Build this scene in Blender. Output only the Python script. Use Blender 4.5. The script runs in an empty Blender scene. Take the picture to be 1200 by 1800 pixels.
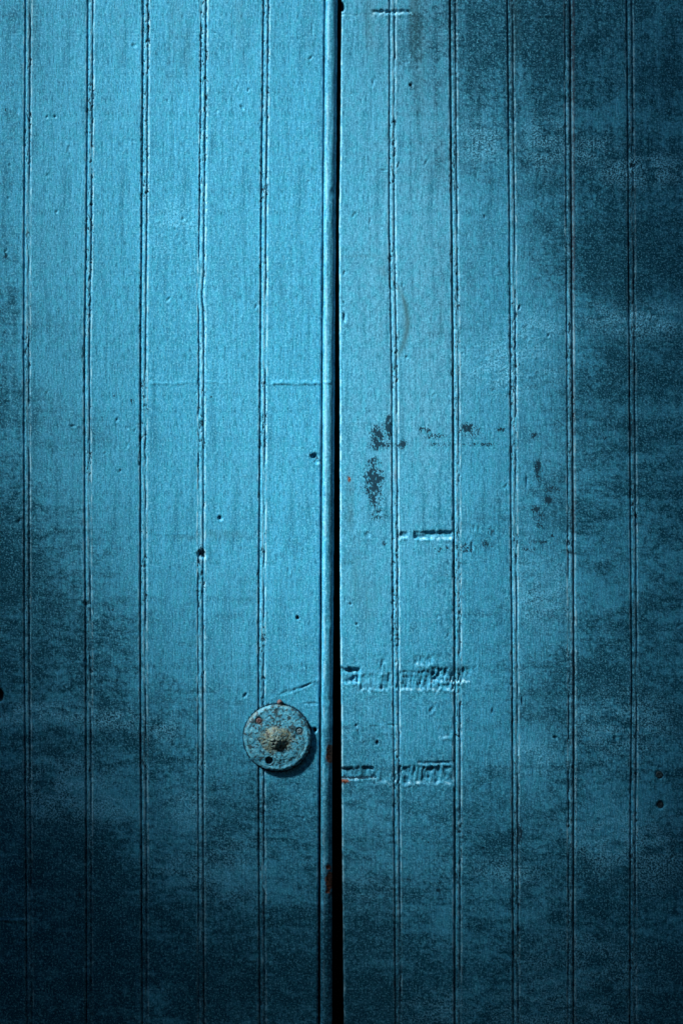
import bpy, math
import numpy as np
from mathutils import Vector
R = math.radians
S = 0.001            # one photograph pixel is one millimetre on the door face
BASE = 0.40          # height of the picture's lower edge above the threshold
def X(u): return (np.asarray(u, dtype=float) - 600.0) * S
def Z(v): return (1800.0 - np.asarray(v, dtype=float)) * S + BASE

sc = bpy.context.scene
col = sc.collection
# ------------------------------------------------------------------ camera, world, sun, exposure
cam = bpy.data.objects.new('camera', bpy.data.cameras.new('camera'))
col.objects.link(cam); sc.camera = cam
cam.location = (0, -4.0, BASE + 0.9); cam.rotation_euler = (R(90), 0, 0)
cam.data.sensor_fit = 'VERTICAL'; cam.data.sensor_height = 36; cam.data.lens = 36 * 4.0 / 1.8
cam.data.clip_start = 0.05; cam.data.clip_end = 200
L = Vector((-0.60, -0.43, 0.67)).normalized()      # towards the sun
w = bpy.data.worlds.new('World'); sc.world = w; w.use_nodes = True
nt = w.node_tree; bg = nt.nodes['Background']
sky = nt.nodes.new('ShaderNodeTexSky'); sky.sky_type = 'NISHITA'; sky.sun_disc = False
sky.sun_elevation = math.asin(L.z); sky.sun_rotation = math.atan2(L.x, L.y)
sky.air_density = 1.0; sky.dust_density = 0.3; sky.ozone_density = 3.0
nt.links.new(sky.outputs[0], bg.inputs[0]); bg.inputs[1].default_value = 0.05
sl = bpy.data.lights.new('sun', 'SUN'); sl.energy = 5.0; sl.angle = R(7); sl.color = (1, 0.98, 0.94)
sun = bpy.data.objects.new('sun', sl); col.objects.link(sun)
sun.rotation_euler = L.to_track_quat('Z', 'Y').to_euler(); sun.location = (-3, -3, 5)
sc.view_settings.view_transform = 'Standard'; sc.view_settings.look = 'None'
sc.view_settings.exposure = 0.98; sc.view_settings.gamma = 1; sc.view_settings.use_curve_mapping = False
sc.cycles.max_bounces = 4

# ------------------------------------------------------------------ noise in numpy
def _h(i, j, seed):
    i = i.astype(np.int64); j = j.astype(np.int64)
    n = (i * 374761393 + j * 668265263 + seed * 2246822519) & 0xffffffff
    n = ((n ^ (n >> 13)) * 1274126177) & 0xffffffff
    n = ((n ^ (n >> 16)) * 2654435761) & 0xffffffff
    return ((n ^ (n >> 15)) & 0xffffff) / float(0xffffff)
def vn(x, y, seed=0):
    x = np.asarray(x, float); y = np.asarray(y, float)
    xi = np.floor(x); yi = np.floor(y); fx = x - xi; fy = y - yi
    fx = fx * fx * (3 - 2 * fx); fy = fy * fy * (3 - 2 * fy)
    a = _h(xi, yi, seed); b = _h(xi + 1, yi, seed); c = _h(xi, yi + 1, seed); d = _h(xi + 1, yi + 1, seed)
    return (a * (1 - fx) + b * fx) * (1 - fy) + (c * (1 - fx) + d * fx) * fy
def fbm(x, y, seed=0, o=4, g=0.55):
    s = 0; a = 1; t = 0
    x = np.asarray(x, float); y = np.asarray(y, float)
    if np.ndim(y) and np.ndim(x) and np.any(y != y.flat[0]) and np.any(x != x.flat[0]):     # bend the lattice so that no rows show
        wx = vn(x * .71 + 3.3, y * .63 - 1.7, seed + 91); wy = vn(x * .67 - 8.1, y * .59 + 5.2, seed + 92)
        x, y = x + 1.1 * (wx - .5), y + 1.3 * (wy - .5)
    for k in range(o):
        s = s + a * vn(x * 2 ** k + 17.3 * k, y * 2 ** k - 9.1 * k, seed + k); t += a; a *= g
    return s / t
def ss(a, b, x):
    t = np.clip((x - a) / (b - a), 0, 1); return t * t * (3 - 2 * t)
def field(pts, u, v, sig):
    """smooth surface through hand-set control points (u, v, value)"""
    num = 0; den = 1e-9
    for (pu, pv, val) in pts:
        k = np.exp(-((u - pu) ** 2 + (v - pv) ** 2) / (2 * sig * sig)) + 1e-7
        num = num + k * val; den = den + k
    return num / den

# ------------------------------------------------------------------ mottled dirt; its density also paints the shaded corners darker
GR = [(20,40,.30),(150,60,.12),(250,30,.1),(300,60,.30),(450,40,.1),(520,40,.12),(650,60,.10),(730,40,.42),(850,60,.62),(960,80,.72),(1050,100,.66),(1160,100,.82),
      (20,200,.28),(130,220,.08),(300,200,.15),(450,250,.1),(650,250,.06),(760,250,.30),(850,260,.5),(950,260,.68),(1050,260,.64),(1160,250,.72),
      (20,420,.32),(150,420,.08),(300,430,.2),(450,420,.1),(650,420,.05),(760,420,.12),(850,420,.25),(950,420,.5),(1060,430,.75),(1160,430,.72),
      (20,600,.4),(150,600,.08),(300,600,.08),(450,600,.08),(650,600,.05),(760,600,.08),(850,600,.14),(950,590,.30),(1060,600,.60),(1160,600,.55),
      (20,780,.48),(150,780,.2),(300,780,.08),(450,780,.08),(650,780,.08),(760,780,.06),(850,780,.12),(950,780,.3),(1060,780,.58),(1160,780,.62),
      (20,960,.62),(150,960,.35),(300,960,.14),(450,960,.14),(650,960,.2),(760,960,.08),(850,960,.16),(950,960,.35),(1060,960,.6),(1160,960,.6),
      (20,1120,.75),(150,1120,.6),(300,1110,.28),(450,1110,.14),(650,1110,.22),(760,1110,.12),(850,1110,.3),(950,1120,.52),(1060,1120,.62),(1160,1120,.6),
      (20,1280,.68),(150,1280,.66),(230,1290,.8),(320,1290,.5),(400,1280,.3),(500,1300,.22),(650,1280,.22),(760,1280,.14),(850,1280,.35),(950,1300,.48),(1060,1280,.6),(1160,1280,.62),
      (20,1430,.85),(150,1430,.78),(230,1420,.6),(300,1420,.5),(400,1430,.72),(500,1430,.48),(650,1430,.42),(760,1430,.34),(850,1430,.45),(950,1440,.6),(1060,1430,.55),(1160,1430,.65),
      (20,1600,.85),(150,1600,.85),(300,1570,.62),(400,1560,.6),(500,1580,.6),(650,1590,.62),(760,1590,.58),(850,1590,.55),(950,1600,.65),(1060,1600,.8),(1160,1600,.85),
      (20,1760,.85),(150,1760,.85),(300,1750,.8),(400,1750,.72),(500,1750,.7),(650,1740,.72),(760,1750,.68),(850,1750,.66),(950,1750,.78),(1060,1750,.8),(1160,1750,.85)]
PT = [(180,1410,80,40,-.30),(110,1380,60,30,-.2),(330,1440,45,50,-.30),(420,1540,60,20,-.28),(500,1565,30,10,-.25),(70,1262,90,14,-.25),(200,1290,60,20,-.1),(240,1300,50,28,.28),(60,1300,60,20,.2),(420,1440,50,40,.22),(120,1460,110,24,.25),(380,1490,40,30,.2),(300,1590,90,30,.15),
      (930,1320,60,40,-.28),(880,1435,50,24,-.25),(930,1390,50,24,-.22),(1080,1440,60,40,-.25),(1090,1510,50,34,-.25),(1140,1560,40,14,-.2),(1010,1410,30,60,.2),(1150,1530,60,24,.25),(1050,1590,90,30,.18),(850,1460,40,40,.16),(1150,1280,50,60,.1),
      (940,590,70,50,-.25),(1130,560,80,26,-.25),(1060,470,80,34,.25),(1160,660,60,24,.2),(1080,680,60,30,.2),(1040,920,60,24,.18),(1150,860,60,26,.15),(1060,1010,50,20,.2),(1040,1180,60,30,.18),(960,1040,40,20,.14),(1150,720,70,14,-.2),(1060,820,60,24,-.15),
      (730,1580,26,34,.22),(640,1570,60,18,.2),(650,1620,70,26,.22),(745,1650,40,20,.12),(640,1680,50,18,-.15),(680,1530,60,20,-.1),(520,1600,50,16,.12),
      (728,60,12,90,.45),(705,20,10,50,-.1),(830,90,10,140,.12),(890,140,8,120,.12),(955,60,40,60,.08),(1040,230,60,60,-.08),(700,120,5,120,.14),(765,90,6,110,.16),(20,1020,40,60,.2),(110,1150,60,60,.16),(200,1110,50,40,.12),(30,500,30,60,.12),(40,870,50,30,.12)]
# paint chips to the old dark coat, and hole shade painted black: (u, v, half width, half height, strength)
CH = [(662,768,13,24,.95),(683,750,6,24,.9),(668,782,22,8,.8),(708,781,9,8,.95),(655,845,15,34,.95),(655,812,14,10,.75),(668,842,7,16,.9),(660,876,11,18,.75),(668,905,20,12,.45),
      (765,767,22,5,.6),(745,755,12,8,.45),(770,781,30,4,.45),(818,752,13,10,.85),(830,760,20,10,.45),(880,755,8,5,.7),(845,781,40,3.5,.55),(937,766,7,5,.95),
      (945,826,6,20,.98),(962,861,9,6,.9),(964,879,10,8,.85),(975,858,10,5,.55),(941,896,8,7,.9),(948,908,10,10,.55),(948,924,7,6,.7),(972,942,9,3,.85),(948,953,20,3,.5),(925,966,22,3,.45),
      (800,700,4,3,.7),(675,955,4,7,.8),(780,966,18,5,.42),(820,962,20,9,.5),(855,955,10,10,.5),(862,934,6,8,.5),(640,857,10,4,.45),
      (12,452,4,8,.7),(1,1222,6,12,1.2),(553,1283,3.6,3.6,1.6),(523,1085,2.5,2.5,1.4),(628,1367,27,2.6,1.3),(612,1352,12,2,.9),(604,1366,8,3,1.0),(473,1336,7,7,1.5),(545,799,5,4,.7),(556,806,4,5,.9),(387,911,2,2.4,1.2),(663,1304,2,2,1.2),(913,1465,5,16,.85),(232,706,3,5,.8),(198,697,5,3,.5),(197,1073,4,3,.6),(236,1085,4,4,.5),(602,12,3,8,1.2),(140,1572,6,4,.9),(722,150,5,6,.6),(37,240,2.5,3,.8),(12,195,3,6,.7),(371,697,2,2,.8),
      (1104,470,2.5,60,.6),(1108,745,2.5,24,.9),(355,970,5,11,1.2),(912,640,3,4,.5),(1060,770,6,5,.5),(750,1480,5,3,.7),(772,1560,5,14,.45),(720,1548,8,10,.4)]
# bare wood and rust: (u, v, half width, half height, strength)
RU = [(580.5,1325,7,18,1.3),(577,1524,5,5,1.2),(579,1548,7,18,1.3),(576,1566,4,4,1.1),(606,1373,8,4.5,.8),(614,843,2,5,.8),(694,836,4,14,.25),(1007,300,3,500,.22),(1007,800,3,500,.16),(457,1263,3,4,.3)]
# greenish / grey smears
SM = [(615,880,7,60,.6),(625,1020,26,80,.45),(390,940,45,9,.55),(330,945,30,5,.35),(648,30,10,60,.55),(727,30,8,90,.85),(735,110,14,120,.4),(714,560,7,48,.45),(640,450,45,3,.3),(675,470,8,30,.3),(640,1060,30,60,.35),(775,560,5,40,.3),
      (310,20,14,90,.35),(420,20,8,70,.3),(55,30,9,120,.35),(210,40,10,80,.25),(330,95,10,60,.3),(905,40,10,90,.4),(545,50,12,80,.2),(480,40,8,100,.2)]
# patches where old paint has crawled into a fine crust of raised flecks
CR = [(60,1255,120,20,1.0),(200,1262,90,18,.8),(280,1280,40,25,.5),(110,1390,90,60,.7),(180,1420,60,30,.6),(330,1410,40,45,.6),(330,1530,60,30,.5),(300,400,55,45,.55),(900,640,80,55,.8),(940,580,60,35,.7),(1130,565,80,30,1.0),(1060,560,40,30,.7),
      (1130,300,80,30,1.0),(1040,270,60,30,.7),(1090,1270,90,60,.6),(1080,1480,70,60,.7),(850,250,40,40,.6),(960,250,50,50,.6),(950,1040,60,60,.5),(1150,1500,50,70,.6),(885,1540,60,30,.5),(400,1530,70,60,.4),(930,1330,60,30,.5),(1050,1700,130,60,.5),(990,1780,150,40,.5),(650,1560,50,20,.4),(760,1770,60,30,.5)]
def blobs(lst, u, v, seed, sx=6.0, sy=9.0, rag=0.75):
    out = np.zeros_like(u)
    for (bu, bv, a, b, s) in lst:
        m = (np.abs(u - bu) < a * 1.7 + 3) & (np.abs(v - bv) < b * 1.7 + 3)
        if not m.any(): continue
        uu = u[m]; vv = v[m]
        d = np.sqrt(((uu - bu) / a) ** 2 + ((vv - bv) / b) ** 2)
        out[m] = np.maximum(out[m], s * (1 - ss(0.25, 1.5, d)))
    if seed is None: return out
    n = fbm(u / sx, v / sy, seed, 3, 0.7)
    return out, n
def marks(u, v):
    big = fbm(u / 140, v / 95, 11, 4, .6); mid = fbm(u / 30, v / 9, 23, 4, .75); vert = fbm(u / 9, v / 90, 31, 3, .6)
    fine = fbm(u / 4.2, v / 3.6, 61, 2, .8)
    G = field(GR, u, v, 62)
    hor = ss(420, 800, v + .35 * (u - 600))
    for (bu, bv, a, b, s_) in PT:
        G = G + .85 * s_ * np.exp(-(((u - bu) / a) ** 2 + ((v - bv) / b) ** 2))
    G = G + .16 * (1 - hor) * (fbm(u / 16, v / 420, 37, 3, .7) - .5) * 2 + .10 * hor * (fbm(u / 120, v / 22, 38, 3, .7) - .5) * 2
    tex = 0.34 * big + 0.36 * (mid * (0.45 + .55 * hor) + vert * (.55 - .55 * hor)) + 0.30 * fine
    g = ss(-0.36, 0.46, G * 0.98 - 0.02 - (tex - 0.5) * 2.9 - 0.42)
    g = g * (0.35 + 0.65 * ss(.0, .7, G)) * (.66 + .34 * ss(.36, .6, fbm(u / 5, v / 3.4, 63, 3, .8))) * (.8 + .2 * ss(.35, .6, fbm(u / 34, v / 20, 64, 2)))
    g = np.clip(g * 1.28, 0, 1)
    c, n = blobs(CH, u, v, 71, 4.0, 6.5)
    n = .45 * n + .55 * fbm(u / 2.6, v / 4.5, 75, 2, .8)
    chip_shade = np.clip(c * np.where(c < 1.1, 0.80, 1.0) - (n - 0.5) * 2.1 * (c < 1.1), 0, 1) * ss(.04, .25, c)
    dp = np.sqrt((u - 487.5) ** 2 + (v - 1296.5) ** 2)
    chip_shade = np.maximum(chip_shade, np.exp(-((dp - 59.6 + 1.8 * (n - .5)) / 1.9) ** 2) * .95)  # dark ring painted as the shadow gap around the plate
    r, n2 = blobs(RU, u, v, 91, 6, 8)
    rust = ss(0.35, 0.55, r - (n2 - 0.5) * 0.9)
    rust = np.where(r < .3, np.maximum(rust * 0, r * .9), rust)
    sm, n3 = blobs(SM, u, v, 111, 12, 70)
    smear = np.clip(sm * (0.55 + 0.9 * (n3 - .3)), 0, 1)
    dd = np.sqrt((u - 622) ** 2 + ((v - 565) * .9) ** 2); an = np.arctan2(v - 565, u - 622)
    arc = np.exp(-((dd - 94) / 4.0) ** 2) * ss(-1.75, -.6, an) * (1 - ss(.5, .9, an)) * (.35 + .65 * ss(-.9, -.2, an))
    smear = np.clip(smear * .9 + arc * .85 * (.4 + 1.0 * n3), 0, 1)
    cr = blobs(CR, u, v, None)
    cr = cr * ss(.3, .6, fbm(u / 30, v / 14, 131, 3, .7))
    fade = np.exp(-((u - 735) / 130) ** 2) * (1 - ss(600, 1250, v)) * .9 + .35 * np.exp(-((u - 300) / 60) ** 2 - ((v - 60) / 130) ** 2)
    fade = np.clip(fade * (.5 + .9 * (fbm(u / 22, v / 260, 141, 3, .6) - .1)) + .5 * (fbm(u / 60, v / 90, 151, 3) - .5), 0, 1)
    return g, chip_shade, rust, smear, np.clip(cr, 0, 1), fade

# ------------------------------------------------------------------ relief of the painted boards, millimetres (+ is towards the viewer)
rng = np.random.default_rng(7)
DIM = []             # dimples (u, v, half width, half height, tilt, depth)
for k in range(330):
    a = rng.uniform(.9, 2.6); 
    DIM.append((rng.uniform(0, 1200), rng.uniform(0, 1800), a, a * rng.uniform(.7, 3.2), rng.uniform(-.7, .9), rng.uniform(.35, 1.3)))
DIM += [(97,205,3,3,0,1.6),(83,690,1.5,6,.7,1.4),(14,706,7,1.5,0,1.2),(128,749,7,2,0,1.6),(130,989,7,1.6,0,1.3),(34,916,1.8,7,.5,1.4),(185,796,1.5,5,.6,1.3),(152,1062,7,5,.3,2.0),(151,1162,4,5,.4,1.8),(207,1197,3,3,.5,1.2),
        (387,911,4.5,5,0,2.2),(553,803,7,7,.2,3.4),(556,812,6,4,0,2.0),(354,975,9,7,.3,3.2),(523,1086,3.2,4,0,3.0),(553,1283,4.6,4.6,0,9.0),(431,1222,3,6,.6,1.6),(499,1217,2,14,1.1,1.0),(539,1205,2,16,1.1,1.5),(520,1212,3,30,1.2,.9),(548,1237,14,3,0,1.1),
        (616,1062,2.6,3,0,1.6),(627,1097,2.6,3,0,1.8),(663,1306,3,5,0,2.4),(626,1276,3,4,.3,1.6),(631,1289,2,8,-.5,1.3),(646,940,5,6,.3,1.1),(665,900,7,5,0,.8),(722,150,4,4,0,1.8),(656,144,2,8,0,1.0),(674,299,8,1.6,0,1.4),
        (712,109,8,1.8,0,1.1),(605,558,2.4,10,0,1.8),(605,480,2,6,.3,1.2),(925,845,2.0,16,0,1.6),(888,855,2,6,.4,1.3),(833,928,2.2,6,0,1.2),(841,930,2.2,6,0,1.2),(829,960,3,9,0,1.5),(850,1492,3,3,.4,1.6),(865,1250,2,7,0,2.0),(1180,1508,2,5,.7,1.6),
        (976,1297,5,3,.5,1.8),(917,1232,2.2,9,0,1.8),(1081,1298,5,4,0,1.2),(851,381,2,4,0,1.8),(912,541,2.4,6,.3,1.8),(572,1232,9,7,.2,1.3),(576,1092,7,9,0,.8),(573,806,3,3,0,1.2),(1,1222,7,12,0,9.0),(602,12,4,9,0,8.0),(600,25,6,2,0,2),
        (473,1336,7.5,7.5,0,12.0),(1160,1415,7.5,7.5,0,6.0),(1158,1362,8.0,8.0,0,2.2),(236,80,5,4,0,1.0),(121,262,3,7,.3,.8),(83,206,2,4,.6,1.4),(32,196,2,7,.1,1.4),(100,372,2,5,.6,1.2),(322,386,4,4,0,.9),(450,539,2,6,.3,1.2),(549,50,2,20,0,.8),
        (590,195,3,7,0,1.2),(584,340,5,8,0,1.0),(700,290,2,8,.4,1.0),(748,286,2,8,.4,1.2),(622,378,2,8,.6,.9),(650,390,2,8,.2,1.0),(640,1305,2,3,0,1.0),(690,1275,14,2,0,1.0),(658,1277,10,2,0,.9),(758,1248,4,8,.6,1.2)]
for k in range(60):
    DIM.append((rng.uniform(0, 1200), rng.uniform(0, 1800), rng.uniform(.6, 1.0), rng.uniform(6, 22), rng.uniform(-1.5, 1.5), rng.uniform(.3, .7)))
BANDS = [ # u0, u1, v0, v1, depth, striation
    (699,716,936,946,1.8,.3),(728,794,934,947,2.6,.2),(596,632,1175,1201,3.2,.6),(628,700,1186,1212,1.0,1.4),(700,798,1180,1212,1.6,1.3),(756,825,1174,1198,2.0,.8),(596,660,1349,1370,3.0,.5),(650,702,1352,1376,1.2,1.3),(700,796,1347,1377,2.2,.9),
    (735,792,1339,1343,2.0,.1),(655,722,18,24,2.0,.2),(600,700,25,28,.5,.2),(664,676,1160,1185,1.2,1.2),(728,760,1155,1170,.9,1.0),(770,795,1280,1298,1.0,1.0)]
RIDGE = [(262,320,674,.5),(320,412,672,.35),(478,582,674,.9),(480,565,671,.5),(270,330,939,.3),(596,690,743,.15),(0,48,1618,1.2),(840,900,752,.2),(150,260,663,.12),(940,972,28,.7)]
def relief(u, v, seed):
    h = 0.35 * (fbm(u / 60, v / 260, seed, 2) - .5) + 0.9 * (vn(u / 300, v / 700, seed + 5) - .5)
    h = h + 0.8 * (fbm(u / 3.0 , v / 34 + 2.4 * vn(u / 2.3, v / 90, 205), 201, 2) - .5)                          # brushed paint over grain
    h = h + 0.26 * (fbm(u / 4.2, v / 5.5, 211, 2, .8) - .5) + .5 * (fbm(u / 22, v / 30, 215, 2) - .5)
    cr = blobs(CR, u, v, None)
    h = h + cr * 1.2 * (ss(.5, .8, fbm(u / 4.6, v / 4.0, 221, 2, .6)))
    gl = field(GR, u, v, 62)
    h = h + np.clip(gl - .25, 0, 1) * 1.6 * (fbm(u / 3.6, v / 3.0, 231, 2, .8) - .5)
    for (bu, bv, a, b, t, d) in DIM:
        r = max(a, b) * 2.2 + 2
        m = (np.abs(u - bu) < r) & (np.abs(v - bv) < r)
        if not m.any(): continue
        du = u[m] - bu; dv = v[m] - bv; c_, s_ = math.cos(t), math.sin(t)
        q = np.sqrt(((du * c_ + dv * s_) / a) ** 2 + ((-du * s_ + dv * c_) / b) ** 2)
        d = d * 1.35; h[m] += -d * (1 - ss(.35, 1.15, q)) + .3 * min(d, 2) * np.exp(-((q - 1.45) / .3) ** 2)
    for (u0, u1, v0, v1, d, st) in BANDS:
        m = (u > u0 - 12) & (u < u1 + 12) & (v > v0 - 14) & (v < v1 + 14)
        if not m.any(): continue
        uu = u[m]; j = (fbm(uu / 6, v[m] * 0 + v0, 301, 3, .8) - .5); vv = v[m] + (5 + 7 * min(st, 1)) * j
        k = ss(v0 - 2.5, v0 + 3.0, vv) * (1 - ss(v1 - 2.2, v1 + 2.0, vv + 3 * j * st))
        k = k * ss(u0 - 3, u0 + 3, uu) * (1 - ss(u1 - 4, u1 + 4, uu))
        stri = fbm(uu / 4.0 + .05 * v[m], v[m] / 30, 311, 3, .7)
        d = d * 1.8; pt = ss(.22, .58, fbm(uu / 14, v[m] / 9, 335, 2)); h[m] += -d * k * (.55 + .45 * pt) * (1 - .35 * st + 2.4 * st * (stri - .42)) + .35 * k * 0
        h[m] += 1.2 * pt * np.exp(-((vv - v1 - 2) / 2.2) ** 2) * ss(u0, u0 + 6, uu) * (1 - ss(u1 - 6, u1, uu)) * (d > 1)
    for (u0, u1, vc, d) in RIDGE:
        m = (u > u0) & (u < u1) & (np.abs(v - vc) < 8)
        if not m.any(): continue
        j = fbm(u[m] / 8, v[m] * 0, 321, 2) - .5
        h[m] += 1.7 * d * np.exp(-((v[m] - vc + 3 * j) / 1.8) ** 2) * (.4 + 1.3 * (j + .5))
    return h

# ------------------------------------------------------------------ materials
def new_mat(name):
    m = bpy.data.materials.new(name); m.use_nodes = True
    return m, m.node_tree, m.node_tree.nodes['Principled BSDF']
def N(t, kind, **kw):
    n = t.nodes.new(kind)
    for k, val in kw.items(): setattr(n, k, val)
    return n
def math_(t, op, a, b=None, clamp=False):
    n = N(t, 'ShaderNodeMath', operation=op, use_clamp=clamp)
    for i, q in enumerate((a, b)):
        if q is None: continue
        if isinstance(q, (int, float)): n.inputs[i].default_value = q
        else: t.links.new(q, n.inputs[i])
    return n.outputs[0]
def mixc(t, f, a, b):
    n = N(t, 'ShaderNodeMix', data_type='RGBA')
    for i, q in ((0, f), (6, a), (7, b)):
        if isinstance(q, (int, float)): n.inputs[i].default_value = q
        elif isinstance(q, tuple): n.inputs[i].default_value = (*q, 1)
        else: t.links.new(q, n.inputs[i])
    return n.outputs[2]
def noise(t, vec, scale, detail=2, rough=.5):
    n = N(t, 'ShaderNodeTexNoise'); n.inputs['Scale'].default_value = scale
    n.inputs['Detail'].default_value = detail; n.inputs['Roughness'].default_value = rough
    t.links.new(vec, n.inputs['Vector']); return n.outputs[0]
def mapping(t, src, sx, sy, sz):
    n = N(t, 'ShaderNodeMapping'); n.inputs['Scale'].default_value = (sx, sy, sz)
    t.links.new(src, n.inputs['Vector']); return n.outputs[0]
def ramp(t, f, a, b):
    n = N(t, 'ShaderNodeMapRange', interpolation_type='SMOOTHSTEP')
    n.inputs[1].default_value = a; n.inputs[2].default_value = b; t.links.new(f, n.inputs[0]); return n.outputs[0]

def paint_material(name, light, dark):
    m, t, b = new_mat(name)
    tc = N(t, 'ShaderNodeTexCoord').outputs['Object']
    a1 = N(t, 'ShaderNodeAttribute', attribute_name='marks'); a2 = N(t, 'ShaderNodeAttribute', attribute_name='smears')
    s1 = N(t, 'ShaderNodeSeparateColor'); t.links.new(a1.outputs['Color'], s1.inputs[0])
    s2 = N(t, 'ShaderNodeSeparateColor'); t.links.new(a2.outputs['Color'], s2.inputs[0])
    grime_shade, chip_shade, rust = s1.outputs; smear, crust, wear_highlight = s2.outputs
    grain = noise(t, mapping(t, tc, 430, 60, 75), 1, 3, .65)
    streak = noise(t, mapping(t, tc, 75, 20, 7), 1, 3, .6)
    fleck = noise(t, mapping(t, tc, 330, 330, 330), 1, 2, .7)
    blot = noise(t, mapping(t, tc, 14, 14, 8), 1, 4, .6)
    c = mixc(t, ramp(t, blot, .3, .7), light, tuple(.84 * q for q in light))
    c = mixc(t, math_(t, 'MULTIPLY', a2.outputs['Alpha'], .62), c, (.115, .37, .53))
    c = mixc(t, math_(t, 'MULTIPLY', ramp(t, noise(t, mapping(t, tc, 70, 70, 55), 1, 2, .6), .42, .62), .5), c, (.032, .34, .49))
    c = mixc(t, math_(t, 'MULTIPLY', ramp(t, streak, .46, .78), .6), c, dark)
    c = mixc(t, math_(t, 'MULTIPLY', ramp(t, grain, .47, .66), .8), c, dark)
    c = mixc(t, math_(t, 'MULTIPLY', ramp(t, fleck, .52, .64), .55), c, (.16, .59, .82))
    c = mixc(t, math_(t, 'MULTIPLY', ramp(t, fleck, .46, .32), .50), c, (.005, .15, .27))
    g2 = math_(t, 'MULTIPLY', grime_shade, math_(t, 'ADD', ramp(t, fleck, .72, .42), .25, True))
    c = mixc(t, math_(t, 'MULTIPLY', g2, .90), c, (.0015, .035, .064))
    c = mixc(t, math_(t, 'MULTIPLY', crust, ramp(t, fleck, .45, .57)), c, (.16, .58, .84))
    c = mixc(t, math_(t, 'MULTIPLY', math_(t, 'MULTIPLY', wear_highlight, math_(t, 'SUBTRACT', 1.25, grime_shade, True)), .9), c, (.30, .62, .76))  # painted highlights with rubbed paint on edges and gouge lips
    c = mixc(t, math_(t, 'MULTIPLY', smear, .75), c, (.035, .085, .085))
    tear = noise(t, mapping(t, tc, 520, 300, 210), 1, 2, .7)
    chip_shade = ramp(t, math_(t, 'ADD', chip_shade, math_(t, 'MULTIPLY', math_(t, 'MULTIPLY', math_(t, 'SUBTRACT', tear, .5), 4.5), math_(t, 'MULTIPLY', math_(t, 'SUBTRACT', 1.02, chip_shade), math_(t, 'GREATER_THAN', chip_shade, .03)))), .40, .56)
    c = mixc(t, chip_shade, c, (.012, .046, .075))
    rc = mixc(t, ramp(t, fleck, .35, .65), (.27, .11, .07), (.04, .018, .013))
    c = mixc(t, rust, c, rc)
    t.links.new(c, b.inputs['Base Color'])
    rr = math_(t, 'ADD', math_(t, 'MULTIPLY', grime_shade, .25), math_(t, 'ADD', math_(t, 'MULTIPLY', grain, .2), .38), True)
    t.links.new(rr, b.inputs['Roughness']); t.links.new(math_(t, 'MULTIPLY', math_(t, 'SUBTRACT', 1.0, math_(t, 'MAXIMUM', chip_shade, math_(t, 'MULTIPLY', grime_shade, .7)), True), .22), b.inputs['Specular IOR Level'])
    hgt = math_(t, 'ADD', math_(t, 'MULTIPLY', grain, .8), math_(t, 'MULTIPLY', fleck, .45))
    bp = N(t, 'ShaderNodeBump'); bp.inputs['Strength'].default_value = .55; bp.inputs['Distance'].default_value = .0006
    t.links.new(hgt, bp.inputs['Height']); t.links.new(bp.outputs[0], b.inputs['Normal'])
    return m
PAINT = paint_material('weathered_blue_paint', (.050, .36, .59), (.004, .115, .20))

def simple(name, c1, c2, scale, rough=.6, metal=0, bump=.3, dist=.0006, spec=.25):
    m, t, b = new_mat(name)
    tc = N(t, 'ShaderNodeTexCoord').outputs['Object']
    n = noise(t, mapping(t, tc, scale, scale, scale), 1, 4, .65)
    t.links.new(mixc(t, ramp(t, n, .35, .65), c1, c2), b.inputs['Base Color'])
    b.inputs['Roughness'].default_value = rough; b.inputs['Metallic'].default_value = metal; b.inputs['Specular IOR Level'].default_value = spec
    bp = N(t, 'ShaderNodeBump'); bp.inputs['Strength'].default_value = bump; bp.inputs['Distance'].default_value = dist
    t.links.new(n, bp.inputs['Height']); t.links.new(bp.outputs[0], b.inputs['Normal'])
    return m
CORE = simple('old_dark_wood', (.015, .02, .03), (.03, .035, .045), 90, .9)
ROOM = simple('unlit_black', (.012, .012, .012), (.02, .02, .02), 4, .95)  # near-black wall colour standing in for the unlit interior
SCREW = simple('screw_steel', (.20, .36, .43), (.06, .12, .15), 500, .5, .3)
RSCREW = simple('rusty_screw_steel', (.22, .16, .17), (.06, .04, .04), 500, .8, 0)
DSCREW = simple('dark_screw_steel', (.004, .014, .02), (.03, .085, .11), 420, .6, 0)
BLOCKER_GREEN = simple('blocker_green', (.03, .07, .015), (.05, .10, .02), 6, .6)
BLOCKER_BROWN = simple('blocker_brown', (.09, .065, .045), (.04, .03, .02), 30, .9)

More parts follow.
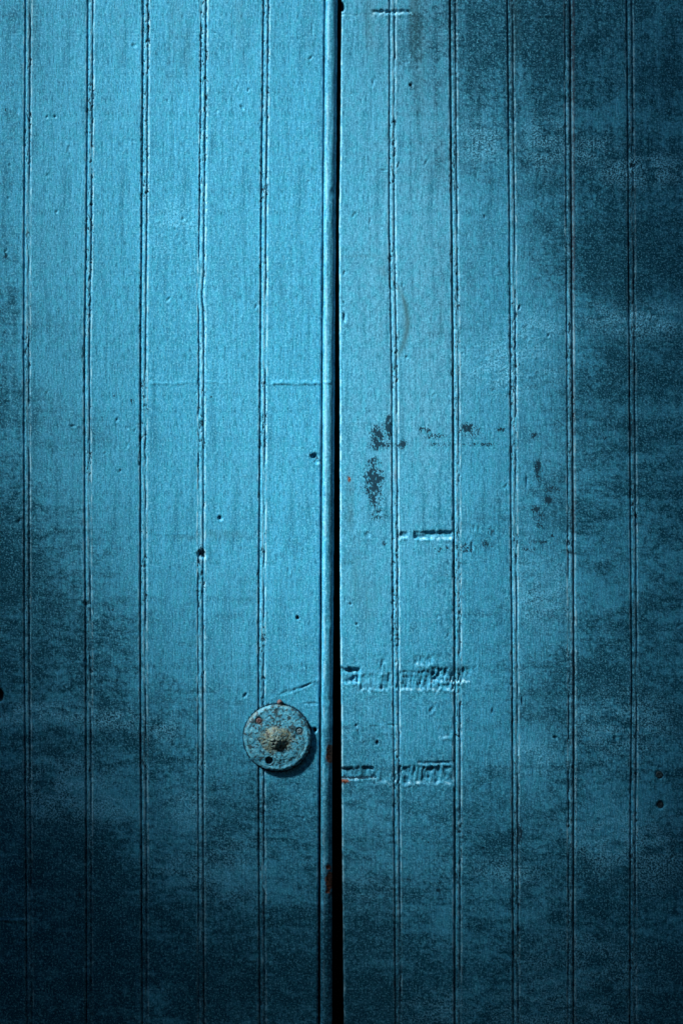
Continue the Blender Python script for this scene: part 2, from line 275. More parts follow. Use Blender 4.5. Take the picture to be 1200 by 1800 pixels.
def plate_material():
    m, t, b = new_mat('painted_iron')
    tc = N(t, 'ShaderNodeTexCoord').outputs['Object']
    a1 = N(t, 'ShaderNodeAttribute', attribute_name='marks')
    s1 = N(t, 'ShaderNodeSeparateColor'); t.links.new(a1.outputs['Color'], s1.inputs[0])
    brass, pit, hole = s1.outputs
    f = noise(t, mapping(t, tc, 260, 260, 260), 1, 3, .7); q = noise(t, mapping(t, tc, 90, 90, 90), 1, 3, .6)
    f2 = noise(t, mapping(t, tc, 620, 620, 620), 1, 2, .6)
    c = mixc(t, ramp(t, q, .35, .65), (.085, .41, .58), (.03, .25, .40))
    c = mixc(t, math_(t, 'MULTIPLY', ramp(t, f, .50, .66), .55), c, (.22, .56, .64))
    bc = mixc(t, ramp(t, f2, .40, .62), (.065, .065, .02), (.33, .35, .18))
    c = mixc(t, brass, c, bc)
    c = mixc(t, math_(t, 'MULTIPLY', ramp(t, f2, .56, .68), .6), c, (.03, .07, .075))
    c = mixc(t, pit, c, (.012, .02, .02)); c = mixc(t, hole, c, (.003, .003, .003))
    t.links.new(c, b.inputs['Base Color']); b.inputs['Roughness'].default_value = .5; t.links.new(math_(t, 'MULTIPLY', math_(t, 'SUBTRACT', 1.0, hole, True), .4), b.inputs['Specular IOR Level'])
    bp = N(t, 'ShaderNodeBump'); bp.inputs['Strength'].default_value = .7; bp.inputs['Distance'].default_value = .001
    t.links.new(math_(t, 'ADD', f, f2), bp.inputs['Height']); t.links.new(bp.outputs[0], b.inputs['Normal'])
    return m
IRON = plate_material()

# ------------------------------------------------------------------ mesh helpers
def link(name, me, mat, parent=None, loc=(0, 0, 0), label=None):
    o = bpy.data.objects.new(name, me); col.objects.link(o); o.location = loc
    if mat: me.materials.append(mat)
    if parent is not None:
        o.parent = parent; o.location = Vector(loc) - parent_world(parent)
    if label: o['label'] = label
    return o
def parent_world(p):
    q = Vector((0, 0, 0))
    while p is not None: q += p.location; p = p.parent
    return q
def mesh_np(name, co, faces4, attrs=None, smooth=True, extra=None):
    me = bpy.data.meshes.new(name)
    extra = extra or []
    nf = len(faces4)
    me.vertices.add(len(co)); me.vertices.foreach_set('co', np.asarray(co, np.float32).ravel())
    ex_l = sum(len(e) for e in extra)
    me.loops.add(nf * 4 + ex_l); me.polygons.add(nf + len(extra))
    li = np.concatenate([np.asarray(faces4, np.int32).ravel()] + [np.asarray(e, np.int32) for e in extra])
    me.loops.foreach_set('vertex_index', li)
    st = list(np.arange(nf) * 4); p = nf * 4
    for e in extra: st.append(p); p += len(e)
    me.polygons.foreach_set('loop_start', np.asarray(st, np.int32))
    me.update(calc_edges=True); me.validate()
    me.polygons.foreach_set('use_smooth', [smooth] * len(me.polygons))
    for k, arr in (attrs or {}).items():
        a = me.attributes.new(k, 'FLOAT_COLOR', 'POINT')
        a.data.foreach_set('color', np.asarray(arr, np.float32).ravel())
    return me
def rows():
    return np.concatenate([np.array([-240, -190, -140, -90, -50, -24, -12, -6]), np.arange(-3, 1804, 1.9), np.array([1810, 1824, 1850, 1890, 1940, 2000, 2060, 2140])])
V = rows()
def curve(pts):
    p = np.array(sorted(pts)); return lambda v: np.interp(v, p[:, 0], p[:, 1])

def strip(name, U, H, vv, back, parent, mat, label=None, seed=0, wear_highlight=None, nick=0):
    """a board: U (rows x columns) photograph x, H relief in mm; closed by sides, a back and end caps"""
    nr, nc = U.shape
    Vv = np.repeat(vv[:, None], nc, 1)
    g, chip_shade, rust, smear, cr, fade = marks(U, Vv)
    fade = np.clip(fade + ((seed * 37) % 11 - 5) * .035, 0, 1)
    Y = -H * S
    if wear_highlight is None: wear_highlight = np.zeros_like(U)
    zero = np.full((nr, 1), back * S)
    Uf = np.concatenate([U[:, :1], U, U[:, -1:]], 1); Yf = np.concatenate([zero, Y, zero], 1); Vf = np.repeat(vv[:, None], nc + 2, 1)
    ox, oz = float(X(U.mean())), float(Z(vv.max()))
    co = np.stack([X(Uf) - ox, Yf, Z(Vf) - oz], -1).reshape(-1, 3)
    m = nc + 2
    idx = np.arange(nr * m).reshape(nr, m)
    a = idx[:-1]; b_ = idx[1:]
    an = np.roll(a, -1, 1); bn = np.roll(b_, -1, 1)
    f = np.stack([a, b_, bn, an], -1).reshape(-1, 4)
    pad = lambda q: np.concatenate([q[:, :1], q, q[:, -1:]], 1).ravel()
    one = np.ones(nr * m)
    A = {'marks': np.stack([pad(g), pad(np.maximum(chip_shade, nick * .62)), pad(rust), one], -1), 'smears': np.stack([pad(smear), pad(cr), pad(wear_highlight), pad(fade)], -1)}
    me = mesh_np(name, co, f, A, True, [list(idx[0]), list(idx[-1][::-1])])
    return link(name, me, mat, parent, (ox, 0, oz), label)

def leaf(label, u, group='leaves of the double door'):
    o = bpy.data.objects.new('door_leaf', None); col.objects.link(o)
    o.location = (float(X(u)), 0, float(Z(2140))); o['label'] = label; o['category'] = 'door'; o['group'] = group
    return o
LEFT = leaf('blue plank door leaf with a round iron plate and a rounded strip along its edge', 300)
RIGHT = leaf('blue plank door leaf with horizontal gouges and a broken ring of dark paint chips', 900)

# joints: (v, u) of the dark line; kind L = bead to the right of the joint, R = bead to the left of it
J = {
 'a': ([(0,-58),(1800,-54)], 'L', 1.6), 'z': ([(0,-160),(1800,-158)], 'L', 1.6),
 'b': ([(0,46),(400,43.5),(600,43),(1150,44),(1450,46),(1800,48.5)], 'L', 1.5),
 'c': ([(0,155.5),(400,153),(600,149.5),(900,150),(1200,152),(1800,152.5)], 'L', 1.6),
 'd': ([(0,252.5),(400,250),(600,248),(1150,247.5),(1500,249.5),(1800,250.5)], 'L', 2.2),
 'e': ([(0,363),(180,362),(400,359.5),(480,358.5),(520,356),(560,359),(1050,357.5),(1800,358.5)], 'R', 0.9),
 'f': ([(0,464),(350,459.8),(600,458.5),(1000,456),(1180,455),(1450,455.5),(1800,457)], 'L', 1.8),
 'h': ([(0,685),(400,684.5),(660,689),(1000,690.5),(1200,691.5),(1450,693.5),(1800,695.5)], 'L', 1.3),
 'i': ([(0,791),(400,794),(660,796.5),(900,797.5),(1100,799),(1420,799.5),(1800,799)], 'L', 3.2),
 'j': ([(0,892),(400,895.5),(660,897.5),(900,898),(1200,900.5),(1800,902)], 'L', 1.6),
 'k': ([(0,1001.5),(400,1004),(660,1005.5),(900,1007),(1200,1008.5),(1800,1007)], 'R', 2.6),
 'l': ([(0,1101.5),(400,1104.5),(900,1108),(1200,1110.5),(1500,1107.5),(1800,1107)], 'L', 1.5),
 'm': ([(0,1210),(1800,1216)], 'L', 1.6), 'n': ([(0,1316),(1800,1320)], 'L', 1.6)}
def bead_profile(d, v, seed, on):
    """relief across a beaded edge, d = millimetres inwards from the joint"""
    fill = ss(.50, .66, fbm(d * 0, v / 70, seed + 3, 3, .6))            # quirks clogged with paint here and there
    knock = (fbm(d / 2.6, v / 7.5, seed + 9, 3, .7) - .5)
    heavy = ss(.5, .8, fbm(d * 0, v / 120, seed + 14, 2))
    bead = -2.4 + 2.6 * np.sqrt(np.clip(1 - ((d - 4.0) / 3.7) ** 2, 0, 1))
    q = -2.1 * (1 - .85 * fill) * np.exp(-((d - 8.8) / 1.0) ** 2)
    h = np.where(d < 8.6, np.maximum(bead, -2.2), 0)
    h = np.where((d > 6.6) & (d < 9.0), np.maximum(h, -2.1 * (1 - .85 * fill)), h)
    h = np.where(d >= 8.6, q, h)
    w_ = 1 - ss(10.5, 13.0, d)
    h = h + knock * (0.55 + 1.3 * heavy) * w_
    return h
def plain_profile(d, v, seed):
    knock = fbm(d / 2.5, v / 8, seed + 21, 3, .7) - .5
    return -2.0 * (1 - ss(.2, 2.6, d)) + knock * 1.0 * (1 - ss(2, 5, d))
def plank(jl, jr, parent, seed, label=None, tilt=(0, 0)):
    if isinstance(jl, str): cl, kl, gl = J[jl]; cl = curve(cl)
    else: cl = curve(jl); kl = 'E'; gl = 0
    if isinstance(jr, str): cr_, kr, gr = J[jr]; cr_ = curve(cr_)
    else: cr_ = curve(jr); kr = 'E'; gr = 0
    gl *= .62; gr *= .62; l = cl(V) + gl / 2; r = cr_(V) - gr / 2
    j1 = (fbm(V / 13, V * 0, seed + 40, 3, .7) - .5) * (1.0 if kl != 'E' else 1.1)
    l = l + j1 * .8; r = r + (fbm(V / 16, V * 0, seed + 41, 3, .7) - .5) * 1.3
    a = np.concatenate([np.arange(0, 13.5, .85), [14.6, 16]]); b = np.concatenate([np.arange(0, 13.5, .85), [14.6, 16]])
    if kl != 'L': a = a[[0, 1, 2, 3, 4, 6, 8, 10, 12, 14, 17]]
    if kr != 'R': b = b[[0, 1, 2, 3, 4, 6, 8, 10, 12, 14, 17]]
    span = float((r - l).mean()) - 32
    nm = max(4, int(span / 1.9)); t = np.linspace(0, 1, nm + 2)[1:-1]
    U = np.concatenate([l[:, None] + a[None], (l + 16)[:, None] + t[None] * (r - l - 32)[:, None], (r[:, None] - b[None])[:, ::-1]], 1)
    Vv = np.repeat(V[:, None], U.shape[1], 1)
    dl = U - l[:, None]; dr = r[:, None] - U
    H = relief(U, Vv, seed)
    H += bead_profile(dl, Vv, seed, 1) if kl == 'L' else plain_profile(dl, Vv, seed)
    H += bead_profile(dr, Vv, seed + 60, 1) if kr == 'R' else plain_profile(dr, Vv, seed + 60)
    zone = np.zeros_like(U)
    if kl != 'E': zone = np.maximum(zone, 1 - ss(10, 12.5, dl) if kl == 'L' else 1 - ss(2, 4, dl))
    if kr != 'E': zone = np.maximum(zone, 1 - ss(10, 12.5, dr) if kr == 'R' else 1 - ss(2, 4, dr))
    nick = zone * ss(.60, .70, fbm(U / 2.4, Vv / 5.5, seed + 88, 2, .7)) * ss(.38, .62, fbm(0 * U, Vv / 80, seed + 89, 2))
    H -= 1.1 * nick
    H += tilt[0] * (dl / 100 - .5) + tilt[1]
    wn = ss(.46, .66, fbm(U / 3, Vv / 14, seed + 77, 3, .8))
    wear_highlight = np.zeros_like(U)  # pale lips and arrises: knocked paint, brightened as painted highlights
    for (u0, u1, v0, v1, d, st) in BANDS:
        m = (U > u0) & (U < u1) & (np.abs(Vv - v1) < 8) & (st < 2)
        if m.any(): wear_highlight[m] = np.maximum(wear_highlight[m], min(1, d * .5) * np.exp(-((Vv[m] - v1 + 1 + (5 + 7 * min(st, 1)) * (fbm(U[m] / 6, v0 + 0 * U[m], 301, 3, .8) - .5)) / 1.7) ** 2) * ss(.3, .6, fbm(U[m] / 7, Vv[m] / 9, 340, 2)) * 1.4)
    for kk, d_ in ((kl, dl), (kr, dr)):
        if kk in 'LR' and ((kk == 'L') == (d_ is dl)): wear_highlight = np.maximum(wear_highlight, np.exp(-((d_ - 10.6) / 1.0) ** 2) + .55 * np.exp(-((d_ - 4.4) / 2.0) ** 2))
        elif kk != 'E': wear_highlight = np.maximum(wear_highlight, (.55 if d_ is dr else 1.0) * np.exp(-((d_ - 2.4) / 1.3) ** 2))
        else: wear_highlight = np.maximum(wear_highlight, np.exp(-((d_ - 1.5) / 1.2) ** 2))
    return strip('plank', U, H, V, 14, parent, PAINT, label, seed, wear_highlight * (.12 + .88 * wn), nick)

outL = [(0, -262), (1800, -262)]; outR = [(0, 1440), (1800, 1440)]
edge_strip = [(0,570),(400,566.6),(700,564.6),(1050,563),(1250,561.6),(1450,560),(1800,559)]
edge_right = [(0,600.5),(120,599),(250,598),(400,595.6),(700,597),(1050,597.3),(1250,599.6),(1480,601),(1800,604)]
plank(outL, 'z', LEFT, 500); plank('z', 'a', LEFT, 510)
plank('a', 'b', LEFT, 520, None, (.3, -.2)); plank('b', 'c', LEFT, 530, None, (-.4, .1)); plank('c', 'd', LEFT, 540, None, (.5, .1))
plank('d', 'e', LEFT, 550, None, (.2, 0)); plank('e', 'f', LEFT, 560, None, (-.3, .2))
plank('f', edge_strip, LEFT, 570, 'blue plank behind the round iron plate', (.2, 0))
plank(edge_right, 'h', RIGHT, 580, 'blue plank at the opening edge with gouges and two large dark chipped patches', (-.2, 0))
plank('h', 'i', RIGHT, 590, 'blue plank with three wide horizontal gouges', (.4, .3)); plank('i', 'j', RIGHT, 600, None, (-.5, .0))
plank('j', 'k', RIGHT, 610, None, (.3, .1)); plank('k', 'l', RIGHT, 620, None, (-.4, -.2)); plank('l', 'm', RIGHT, 630, 'blue plank with two screw holes one above the other', (.4, 0))
plank('m', 'n', RIGHT, 640); plank('n', outR, RIGHT, 650)

# rounded strip covering the meeting edge, nailed to the left leaf
sl_ = curve([(0,571.6),(400,568.6),(700,566.8),(1050,565.6),(1250,564.6),(1450,563.8),(1800,563)])(V)
sr_ = curve([(0,593.2),(400,589.8),(700,587.8),(1050,586),(1250,584.2),(1450,583.2),(1800,583.4)])(V)
t = np.linspace(0, 1, 24)
sl_ = sl_ + (fbm(V / 30, V * 0, 701, 3) - .5) * .9; sr_ = sr_ + (fbm(V / 24, V * 0, 702, 3) - .5) * 1.0
U = sl_[:, None] + t[None] * (sr_ - sl_)[:, None]; Vv = np.repeat(V[:, None], 24, 1)
ang = (t - .42) / .58
prof = 11 * np.sqrt(np.clip(1 - np.where(t < .34, ((t - .34) / .36) ** 2, ((t - .34) / .67) ** 2), 0, 1)) - 3.2
Hs = prof[None] + relief(U, Vv, 700) * .55 + .9 * (fbm(U / 7, Vv / 55, 712, 2) - .5)
for (bu, bv, a, b_, s_) in RU[:4]:
    Hs -= 1.6 * (1 - ss(.5, 1.1, np.sqrt(((U - bu) / a) ** 2 + ((Vv - bv) / b_) ** 2)))
strip('cover_strip', U, Hs, V, 10, LEFT, PAINT, None, 700, np.clip(1.0 * np.exp(-((t[None] - .26) / .12) ** 2) * (.02 + .42 * ss(.42, .65, fbm(U / 4, Vv / 30, 722, 3))), 0, 1))  # pale highlight painted along the rounded strip

# solid core behind the boards of each leaf, following the slanting meeting edges
def core(parent, cl, cr_, y0, y1):
    vs = V[::12]; vs = np.append(vs, V[-1])
    a = cl(vs); b = cr_(vs); pts = []
    for u_, y in ((a, y0), (b, y0), (b, y1), (a, y1)): pts.append(np.stack([X(u_), np.full(len(vs), y), Z(vs)], -1))
    P = np.stack(pts, 1); o = np.array([float(X(a.mean() + 1)), y0, float(Z(vs.max()))])
    co = (P - o).reshape(-1, 3); idx = np.arange(len(vs) * 4).reshape(-1, 4)
    A_ = idx[:-1]; B_ = idx[1:]
    f = np.stack([A_, B_, np.roll(B_, -1, 1), np.roll(A_, -1, 1)], -1).reshape(-1, 4)
    me = mesh_np('core_panel', co, f, None, False, [list(idx[0]), list(idx[-1][::-1])])
    link('core_panel', me, CORE, parent, tuple(o))
core(LEFT, curve(outL), curve([(0,592),(400,588.5),(700,586),(1250,583.5),(1800,582.5)]), .0115, .045)
core(RIGHT, curve([(v_, u_ + 1.5) for v_, u_ in edge_right]), curve(outR), .0145, .045)

# ------------------------------------------------------------------ round things: polar relief
def polar(name, cu, cv, rad, nr, na, hfun, afun, mat, parent, y0, label=None, rfun=None, back=0.0):
    """y0 = how far the rim plane stands in front of the boards (mm)"""
    rr = (np.arange(nr + 1) / nr) * rad; th = np.linspace(0, 2 * math.pi, na, endpoint=False)
    Rr, Th = np.meshgrid(rr[1:], th, indexing='ij')
    k = rfun(Th) if rfun is not None else 1.0
    du = Rr * np.cos(Th) * k; dv = Rr * np.sin(Th) * k
    H = hfun(du, dv, Rr)
    du = np.concatenate([du, du[-1:]]); dv = np.concatenate([dv, dv[-1:]]); H = np.concatenate([H, np.full((1, na), back - y0)])
    co = np.stack([du * S, -(H + y0) * S, -dv * S], -1).reshape(-1, 3)
    n = (nr + 1) * na; idx = np.arange(n).reshape(nr + 1, na)
    f = np.stack([idx[:-1], np.roll(idx[:-1], -1, 1), np.roll(idx[1:], -1, 1), idx[1:]], -1).reshape(-1, 4)
    c0 = np.array([[0, -(float(hfun(np.zeros(1), np.zeros(1), np.zeros(1))[0]) + y0) * S, 0]])
    co = np.concatenate([co, c0])
    tri = [[n, idx[0][(i + 1) % na], idx[0][i]] for i in range(na)]
    tri.append(list(idx[-1]))
    A = None
    if afun is not None:
        at = afun(du.ravel(), dv.ravel()); at = [np.append(q, q[0]) for q in at]
        A = {'marks': np.stack([at[0], at[1], at[2], np.ones(n + 1)], -1)}
    me = mesh_np(name, co, f, A, True, tri)
    return link(name, me, mat, parent, (float(X(cu)), 0, float(Z(cv))), label)

PC = (487.5, 1296.5)
SC = [(455.5, 1266), (526, 1284)]
def plate_h(du, dv, r):
    h = 2.4 * (1 - ss(30, 57, np.sqrt(du ** 2 + dv ** 2))) * .9
    rr = np.sqrt(du ** 2 + dv ** 2)
    h = h - 1.9 * ss(55.0, 58.5, rr) + .8 * np.exp(-((rr - 53.0) / 2.2) ** 2)
    d2 = np.sqrt((du + 1) ** 2 + ((dv - 0) * 1.08) ** 2)
    h = h + 5.5 * (1 - ss(7, 25, d2))
    h = h + 1.9 * (fbm((du + 200) / 3.4, (dv + 200) / 3.2, 801, 3, .6) - .5) + 1.6 * (fbm((du + 200) / 17, (dv + 200) / 14, 811, 2) - .5)
    for (su, sv) in SC:
        q = np.sqrt((du - su + PC[0]) ** 2 + (dv - sv + PC[1]) ** 2); h = h - 1.8 * (1 - ss(5.3, 6.6, q))
    q = np.sqrt((du - 473.5 + PC[0]) ** 2 + (dv - 1335.5 + PC[1]) ** 2); h = h - 13 * (1 - ss(5.4, 6.6, q)) + .5 * np.exp(-((q - 7.4) / 1.1) ** 2)
    return h
def plate_a(du, dv):
    n = fbm((du + 300) / 9, (dv + 300) / 9, 821, 3, .7)
    d = np.sqrt(((du + 2) / 36) ** 2 + ((dv - 2) / 27) ** 2)
    brass = ss(.22, .75, (1 - ss(.45, 1.25, d)) - (n - .5) * .9) * (.55 + .4 * ss(.35, .6, fbm((du + 99) / 3, (dv + 99) / 3, 825, 2)))
    rim = ss(54, 58, np.sqrt(du ** 2 + dv ** 2)); up = ss(10, -45, dv)
    brass = np.maximum(brass * .85, rim * up * .5 * ss(.4, .6, n))
    pit = ss(.53, .64, fbm((du + 100) / 3.4, (dv + 100) / 3.4, 831, 2, .7)) * .85
    q = np.sqrt((du - 473.5 + PC[0]) ** 2 + (dv - 1335.5 + PC[1]) ** 2)
    hole = 1 - ss(6.3, 7.0, q)  # hole interior painted black in place of its shade
    for (su, sv) in SC:
        q = np.sqrt((du - su + PC[0]) ** 2 + (dv - sv + PC[1]) ** 2)
        pit = np.maximum(pit * (q > 6), np.exp(-((q - 5.9) / 1.3) ** 2))
    return brass, pit, hole
plate = polar('knob_plate', PC[0], PC[1], 58.6, 58, 210, plate_h, plate_a, IRON, LEFT, 9.5, 'pitted round iron plate with a broken knob stub, painted over in pale blue', rfun=lambda th: 1 + .012 * np.sin(2 * th + .4) + .010 * (fbm(th * 6, th * 0, 841, 2) - .5), back=1.0)
def stub_h(du, dv, r):
    a = np.arctan2(dv, du)
    return 7.0 * (1 - ss(3, 12.5, r + 1.6 * np.sin(3 * a + .5) + 1.0 * np.sin(7 * a))) + 3.0 * (fbm((du + 50) / 3.6, (dv + 50) / 4.2, 851, 3, .6) - .5) - 1.5 * np.exp(-(r / 3.2) ** 2)
def stub_a(du, dv):
    n = fbm((du + 80) / 4, (dv + 80) / 4, 861, 2, .7)
    return .7 * np.ones_like(du), ss(.52, .68, n) * .9, 0 * du
polar('spindle_stub', 485, 1301, 12.5, 22, 64, stub_h, stub_a, IRON, plate, 14.6, None, None, 7.0)
def screw_h(sz):
    def f(du, dv, r):
        c = np.maximum((np.abs(du) < sz * .16) & (np.abs(dv) < sz * .6), (np.abs(dv) < sz * .16) & (np.abs(du) < sz * .6))
        return 1.0 * (1 - ss(sz * .5, sz * 1.02, r)) - .9 * c
    return f
def screw(u, v, sz, y0, mat, parent, rot=0, label=None):
    o = polar('screw', u, v, sz, 12, 32, screw_h(sz), None, mat, parent, y0, label, None, y0 - 4)
    o.rotation_euler = (0, rot, 0); return o
screw(SC[0][0], SC[0][1], 4.8, 9.6, RSCREW, plate, .4, 'rusty pink screw head')
screw(SC[1][0], SC[1][1], 4.8, 9.4, SCREW, plate, .1)
nub = polar('nail', 491.5, 1234, 4.6, 8, 24, lambda du, dv, r: 3.2 * (1 - ss(1, 5, r)) + 2.2 * (fbm((du + 9) / 2.2, (dv + 9) / 2.2, 871, 2) - .5), None, RSCREW, plate, 4.0, 'rusty nail head at the top rim', None, 0)
screw(1158, 1362, 6.2, -.2, DSCREW, RIGHT, .6)
screw(1160, 1415.5, 6.0, -3.0, DSCREW, RIGHT, .2)

# ------------------------------------------------------------------ the dark room behind the gap
def room():
    x0, x1, y0, y1, z0, z1 = float(X(-262)), float(X(1440)), .05, 1.4, float(Z(2140)), float(Z(-240))
    co = [(x0,y0,z0),(x1,y0,z0),(x1,y1,z0),(x0,y1,z0),(x0,y0,z1),(x1,y0,z1),(x1,y1,z1),(x0,y1,z1)]
    f = [(0,1,2,3),(7,6,5,4),(1,5,6,2),(2,6,7,3),(3,7,4,0)]
    me = bpy.data.meshes.new('room'); me.from_pydata(co, [], f)
    o = link('room', me, ROOM); o['kind'] = 'structure'
room()

# ------------------------------------------------------------------ added leaf screen out of view, thinned to the wanted brightness map
TM = [(0,0,.75),(150,0,.95),(300,0,.95),(450,0,.95),(600,0,.9),(700,0,.75),(800,0,.55),(900,0,.36),(1000,0,.22),(1100,0,.12),(1200,0,.05),
      (0,200,.85),(150,200,1),(300,200,1),(450,200,1),(600,200,.95),(720,200,.85),(820,200,.72),(920,200,.5),(1020,200,.3),(1120,200,.18),(1200,200,.08),
      (0,400,.75),(150,400,1),(300,400,1),(450,400,1),(600,400,1),(720,400,.95),(820,400,.9),(920,400,.68),(1020,400,.4),(1120,400,.2),(1200,400,.12),
      (0,600,.6),(150,600,.95),(300,600,1),(450,600,1),(600,600,1),(720,600,1),(820,600,.9),(920,600,.72),(1020,600,.45),(1120,600,.3),(1200,600,.18),
      (0,800,.45),(150,800,.85),(300,800,1),(450,800,1),(600,800,1),(720,800,1),(820,800,.9),(920,800,.72),(1020,800,.45),(1120,800,.3),(1200,800,.2),
      (0,1000,.28),(150,1000,.62),(300,1000,.9),(450,1000,1),(600,1000,1),(720,1000,1),(820,1000,.85),(920,1000,.62),(1020,1000,.4),(1120,1000,.28),(1200,1000,.2),
      (0,1200,.16),(150,1200,.3),(300,1200,.6),(450,1200,.9),(600,1200,1),(720,1200,.95),(820,1200,.75),(920,1200,.5),(1020,1200,.3),(1120,1200,.24),(1200,1200,.16),
      (0,1400,.08),(150,1400,.14),(300,1400,.28),(450,1400,.5),(600,1400,.72),(720,1400,.68),(820,1400,.5),(920,1400,.35),(1020,1400,.22),(1120,1400,.16),(1200,1400,.1),
      (0,1600,.02),(150,1600,.05),(300,1600,.12),(450,1600,.24),(600,1600,.36),(720,1600,.34),(820,1600,.26),(920,1600,.2),(1020,1600,.12),(1120,1600,.07),(1200,1600,.04),
      (0,1800,.01),(150,1800,.02),(300,1800,.05),(450,1800,.1),(600,1800,.15),(720,1800,.15),(820,1800,.12),(920,1800,.1),(1020,1800,.06),(1120,1800,.03),(1200,1800,.02)]
def light_blocker():
    r2 = np.random.default_rng(3)
    root = bpy.data.objects.new('added_blocker', None); col.objects.link(root); root.location = (-3.9, -2.3, 0)
    root['label'] = 'added unseen leaf screen whose density shapes the shade on the door'; root['category'] = 'light_blocker'
    n = 72000
    u = r2.uniform(-350, 1500, n); v = r2.uniform(-250, 2250, n)
    T = np.clip(field(TM, np.clip(u, 0, 1200), np.clip(v, 0, 1800), 70), .006, 1)
    tau = -np.log(T) * 1.3 + .42 * ss(1250, 1650, v) + .2 * ss(120, -60, u) + .22 * ss(950, 1100, u)
    keep = r2.uniform(0, 1, n) < np.clip(tau, 0, 6.0) / 6.0
    u = u[keep]; v = v[keep]; n = len(u)
    tt = r2.uniform(2.6, 3.2, n)
    c = np.stack([X(u) + L.x * tt, L.y * tt, Z(v) + L.z * tt], -1)
    fr = (c[:, 1] + 4) / 4; ok = ~((np.abs(c[:, 0]) < .6 * fr + .06) & (np.abs(c[:, 2] - BASE - .9) < .9 * fr + .06)); c = c[ok]; n = len(c)
    a = r2.normal(size=(n, 3)); a /= np.linalg.norm(a, axis=1)[:, None]
    b = np.cross(a, r2.normal(size=(n, 3))); b /= np.linalg.norm(b, axis=1)[:, None]
    # lower leaf clouds blocking sky light on the left are added after this
    # leaf: a kite of two folded halves; projected area is tuned to the wanted density
    dens = 72000 / (1.85 * 2.5) / 6.0                       # leaves per square metre of door per unit of tau
    area = 2.0 * abs(L.y) / dens                             # mean projected area is half the true area
    k = math.sqrt(area / .9); la, lb = k * 1.0, k * .9 * .5
    nrm = np.cross(a, b)
    p = [c - a * la, c + b * lb + nrm * lb * .25, c + a * la, c - b * lb + nrm * lb * .25]
    co = (np.stack(p, 1) - np.array(root.location)).reshape(-1, 3)
    f = np.arange(n * 4).reshape(n, 4)
    me = mesh_np('blocker_leaves', co, f, None, False)
    o = bpy.data.objects.new('blocker_leaves', me); me.materials.append(BLOCKER_GREEN); col.objects.link(o); o.parent = root; o['kind'] = 'stuff'
    # stems of the added leaf screen as tapered tubes
    def tube(pts, rads, co, fc, na=10):
        s0 = len(co)
        for i, (q, rd) in enumerate(zip(pts, [float(_r) for _r in rads])):
            q = Vector(q); d = (Vector(pts[min(i + 1, len(pts) - 1)]) - Vector(pts[max(i - 1, 0)])).normalized()
            e1 = d.orthogonal().normalized(); e2 = d.cross(e1)
            for j in range(na):
                an = 2 * math.pi * j / na; co.append(q + rd * (math.cos(an) * e1 + math.sin(an) * e2) - root.location)
        for i in range(len(pts) - 1):
            for j in range(na):
                fc.append((s0 + i * na + j, s0 + i * na + (j + 1) % na, s0 + (i + 1) * na + (j + 1) % na, s0 + (i + 1) * na + j))
    def P(u_, v_, t_): return (float(X(u_)) + L.x * t_, L.y * t_, float(Z(v_)) + L.z * t_)
    co, fc = [], []
    tube([(-3.9, -2.3, 0), (-3.85, -2.25, 1.2), (-3.7, -2.2, 2.4), (-3.6, -2.1, 3.6), (-3.3, -1.9, 4.6)], [.2, .16, .14, .11, .07], co, fc)
    me = bpy.data.meshes.new('blocker_stem'); me.from_pydata(co, [], fc); o = bpy.data.objects.new('blocker_stem', me); me.materials.append(BLOCKER_BROWN); col.objects.link(o); o.parent = root
    for st, pts in (((-3.8, -2.2, 1.6), [P(-150, 1900, 2.9), P(200, 1850, 2.9), P(700, 1900, 2.9), P(1000, 1750, 2.9)]),
                    ((-3.45, -2.0, 4.2), [P(-200, -400, 3.1), P(500, -400, 3.0), P(1150, -100, 2.9), P(1250, 700, 2.9), P(1280, 1400, 2.9)])):
        co, fc = [], []; q = [st] + pts; tube(q, np.linspace(.05, .012, len(q)), co, fc, 8)
        me = bpy.data.meshes.new('blocker_branch'); me.from_pydata(co, [], fc); o = bpy.data.objects.new('blocker_branch', me); me.materials.append(BLOCKER_BROWN); col.objects.link(o); o.parent = root
light_blocker()
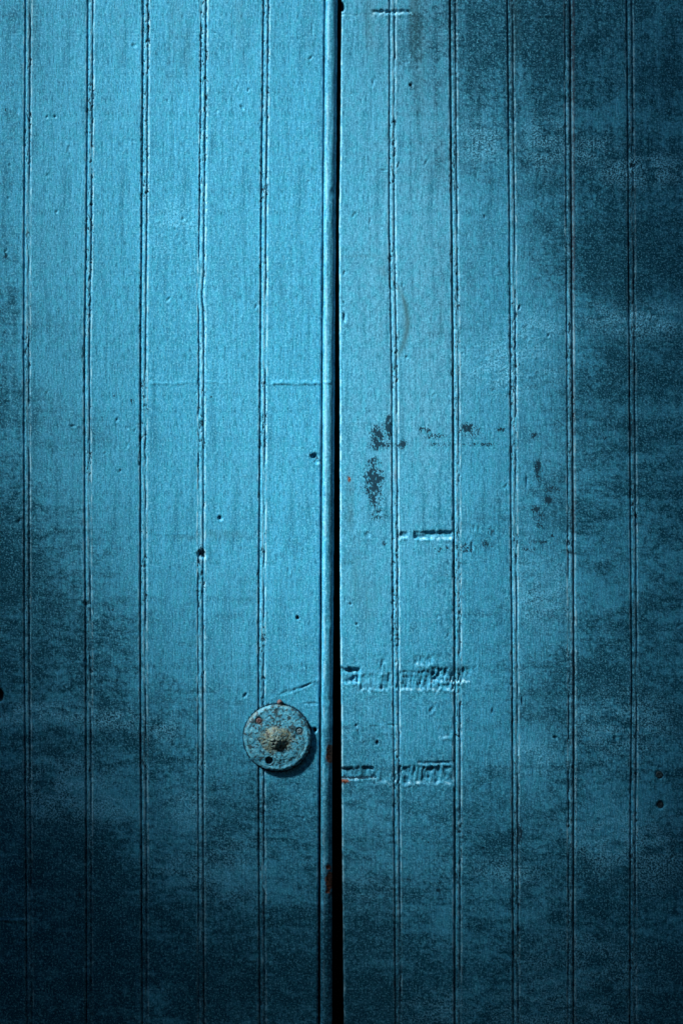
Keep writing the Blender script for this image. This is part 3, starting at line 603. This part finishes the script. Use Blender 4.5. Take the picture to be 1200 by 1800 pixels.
def cloud(name, root, c0, rad, n, seed, size=.075):
    r2 = np.random.default_rng(seed)
    q = r2.normal(size=(n, 3)); q /= np.linalg.norm(q, axis=1)[:, None]
    c = np.array(c0) + q * np.array(rad) * (r2.uniform(.6, 1, n)[:, None])
    fr = (c[:, 1] + 4) / 4
    ok = (c[:, 2] > .05) & ~((fr > -.1) & (np.abs(c[:, 0]) < .62 * fr + .5)) & (c[:, 1] < -.7)
    t_ = c[:, 1] / L.y; px = c[:, 0] - L.x * t_; pz = c[:, 2] - L.z * t_          # clear of the sun's path to the door
    ok &= ~((px > -1.1) & (px < .9) & (pz > .0) & (pz < 2.6))
    ok &= np.linalg.norm(c - np.array([0, -4, 1.3]), axis=1) > .6
    c = c[ok]; n = len(c)
    a = r2.normal(size=(n, 3)); a /= np.linalg.norm(a, axis=1)[:, None]
    b = np.cross(a, r2.normal(size=(n, 3))); b /= np.linalg.norm(b, axis=1)[:, None]
    nn = np.cross(a, b); k = size
    p = [c - a * k, c + b * k * .5 + nn * .01, c + a * k, c - b * k * .5 + nn * .01]
    co = (np.stack(p, 1) - np.array(root.location)).reshape(-1, 3)
    me = mesh_np(name, co, np.arange(n * 4).reshape(n, 4), None, False)
    o = bpy.data.objects.new(name, me); me.materials.append(BLOCKER_GREEN); col.objects.link(o); o.parent = root; o['kind'] = 'stuff'
def sky_blocker(loc, label, clouds, ring, seed):  # added foliage out of view that holds sky light off the door
    root = bpy.data.objects.new('added_blocker', None); col.objects.link(root); root.location = loc
    root['label'] = label; root['category'] = 'light_blocker'
    for i, (c0, rad, n) in enumerate(clouds): cloud('blocker_leaves', root, c0, rad, n, seed + i)
    co = []; fc = []; na = 12
    for x, y, z, rd in ring:
        for j in range(na): co.append((x + rd * math.cos(j * 2 * math.pi / na), y + rd * math.sin(j * 2 * math.pi / na), z))
    for i in range(len(ring) - 1):
        for j in range(na): fc.append((i * na + j, i * na + (j + 1) % na, (i + 1) * na + (j + 1) % na, (i + 1) * na + j))
    me = bpy.data.meshes.new('blocker_stem'); me.from_pydata(co, [], fc); o = bpy.data.objects.new('blocker_stem', me); me.materials.append(BLOCKER_BROWN); col.objects.link(o); o.parent = root
RING = [(0, 0, 0, .24), (.05, 0, .8, .19), (0, .1, 1.8, .16), (-.2, .2, 3.0, .12), (-.5, .3, 4.4, .05)]
sky_blocker((3.2, -4.6, 0), 'added unseen leaf mass blocking sky light, right of and behind the viewer', [((2.6, -3.6, 3.0), (3.0, 2.9, 3.0), 42000), ((.6, -5.4, 2.6), (3.0, 1.8, 3.0), 26000)], RING, 5)
sky_blocker((-3.4, -5.2, 0), 'added low leaf mass blocking sky light, left behind the viewer', [((-3.0, -3.4, .9), (2.0, 2.8, 1.3), 24000)], [(x, y, z * .4, r_ * .6) for x, y, z, r_ in RING], 9)
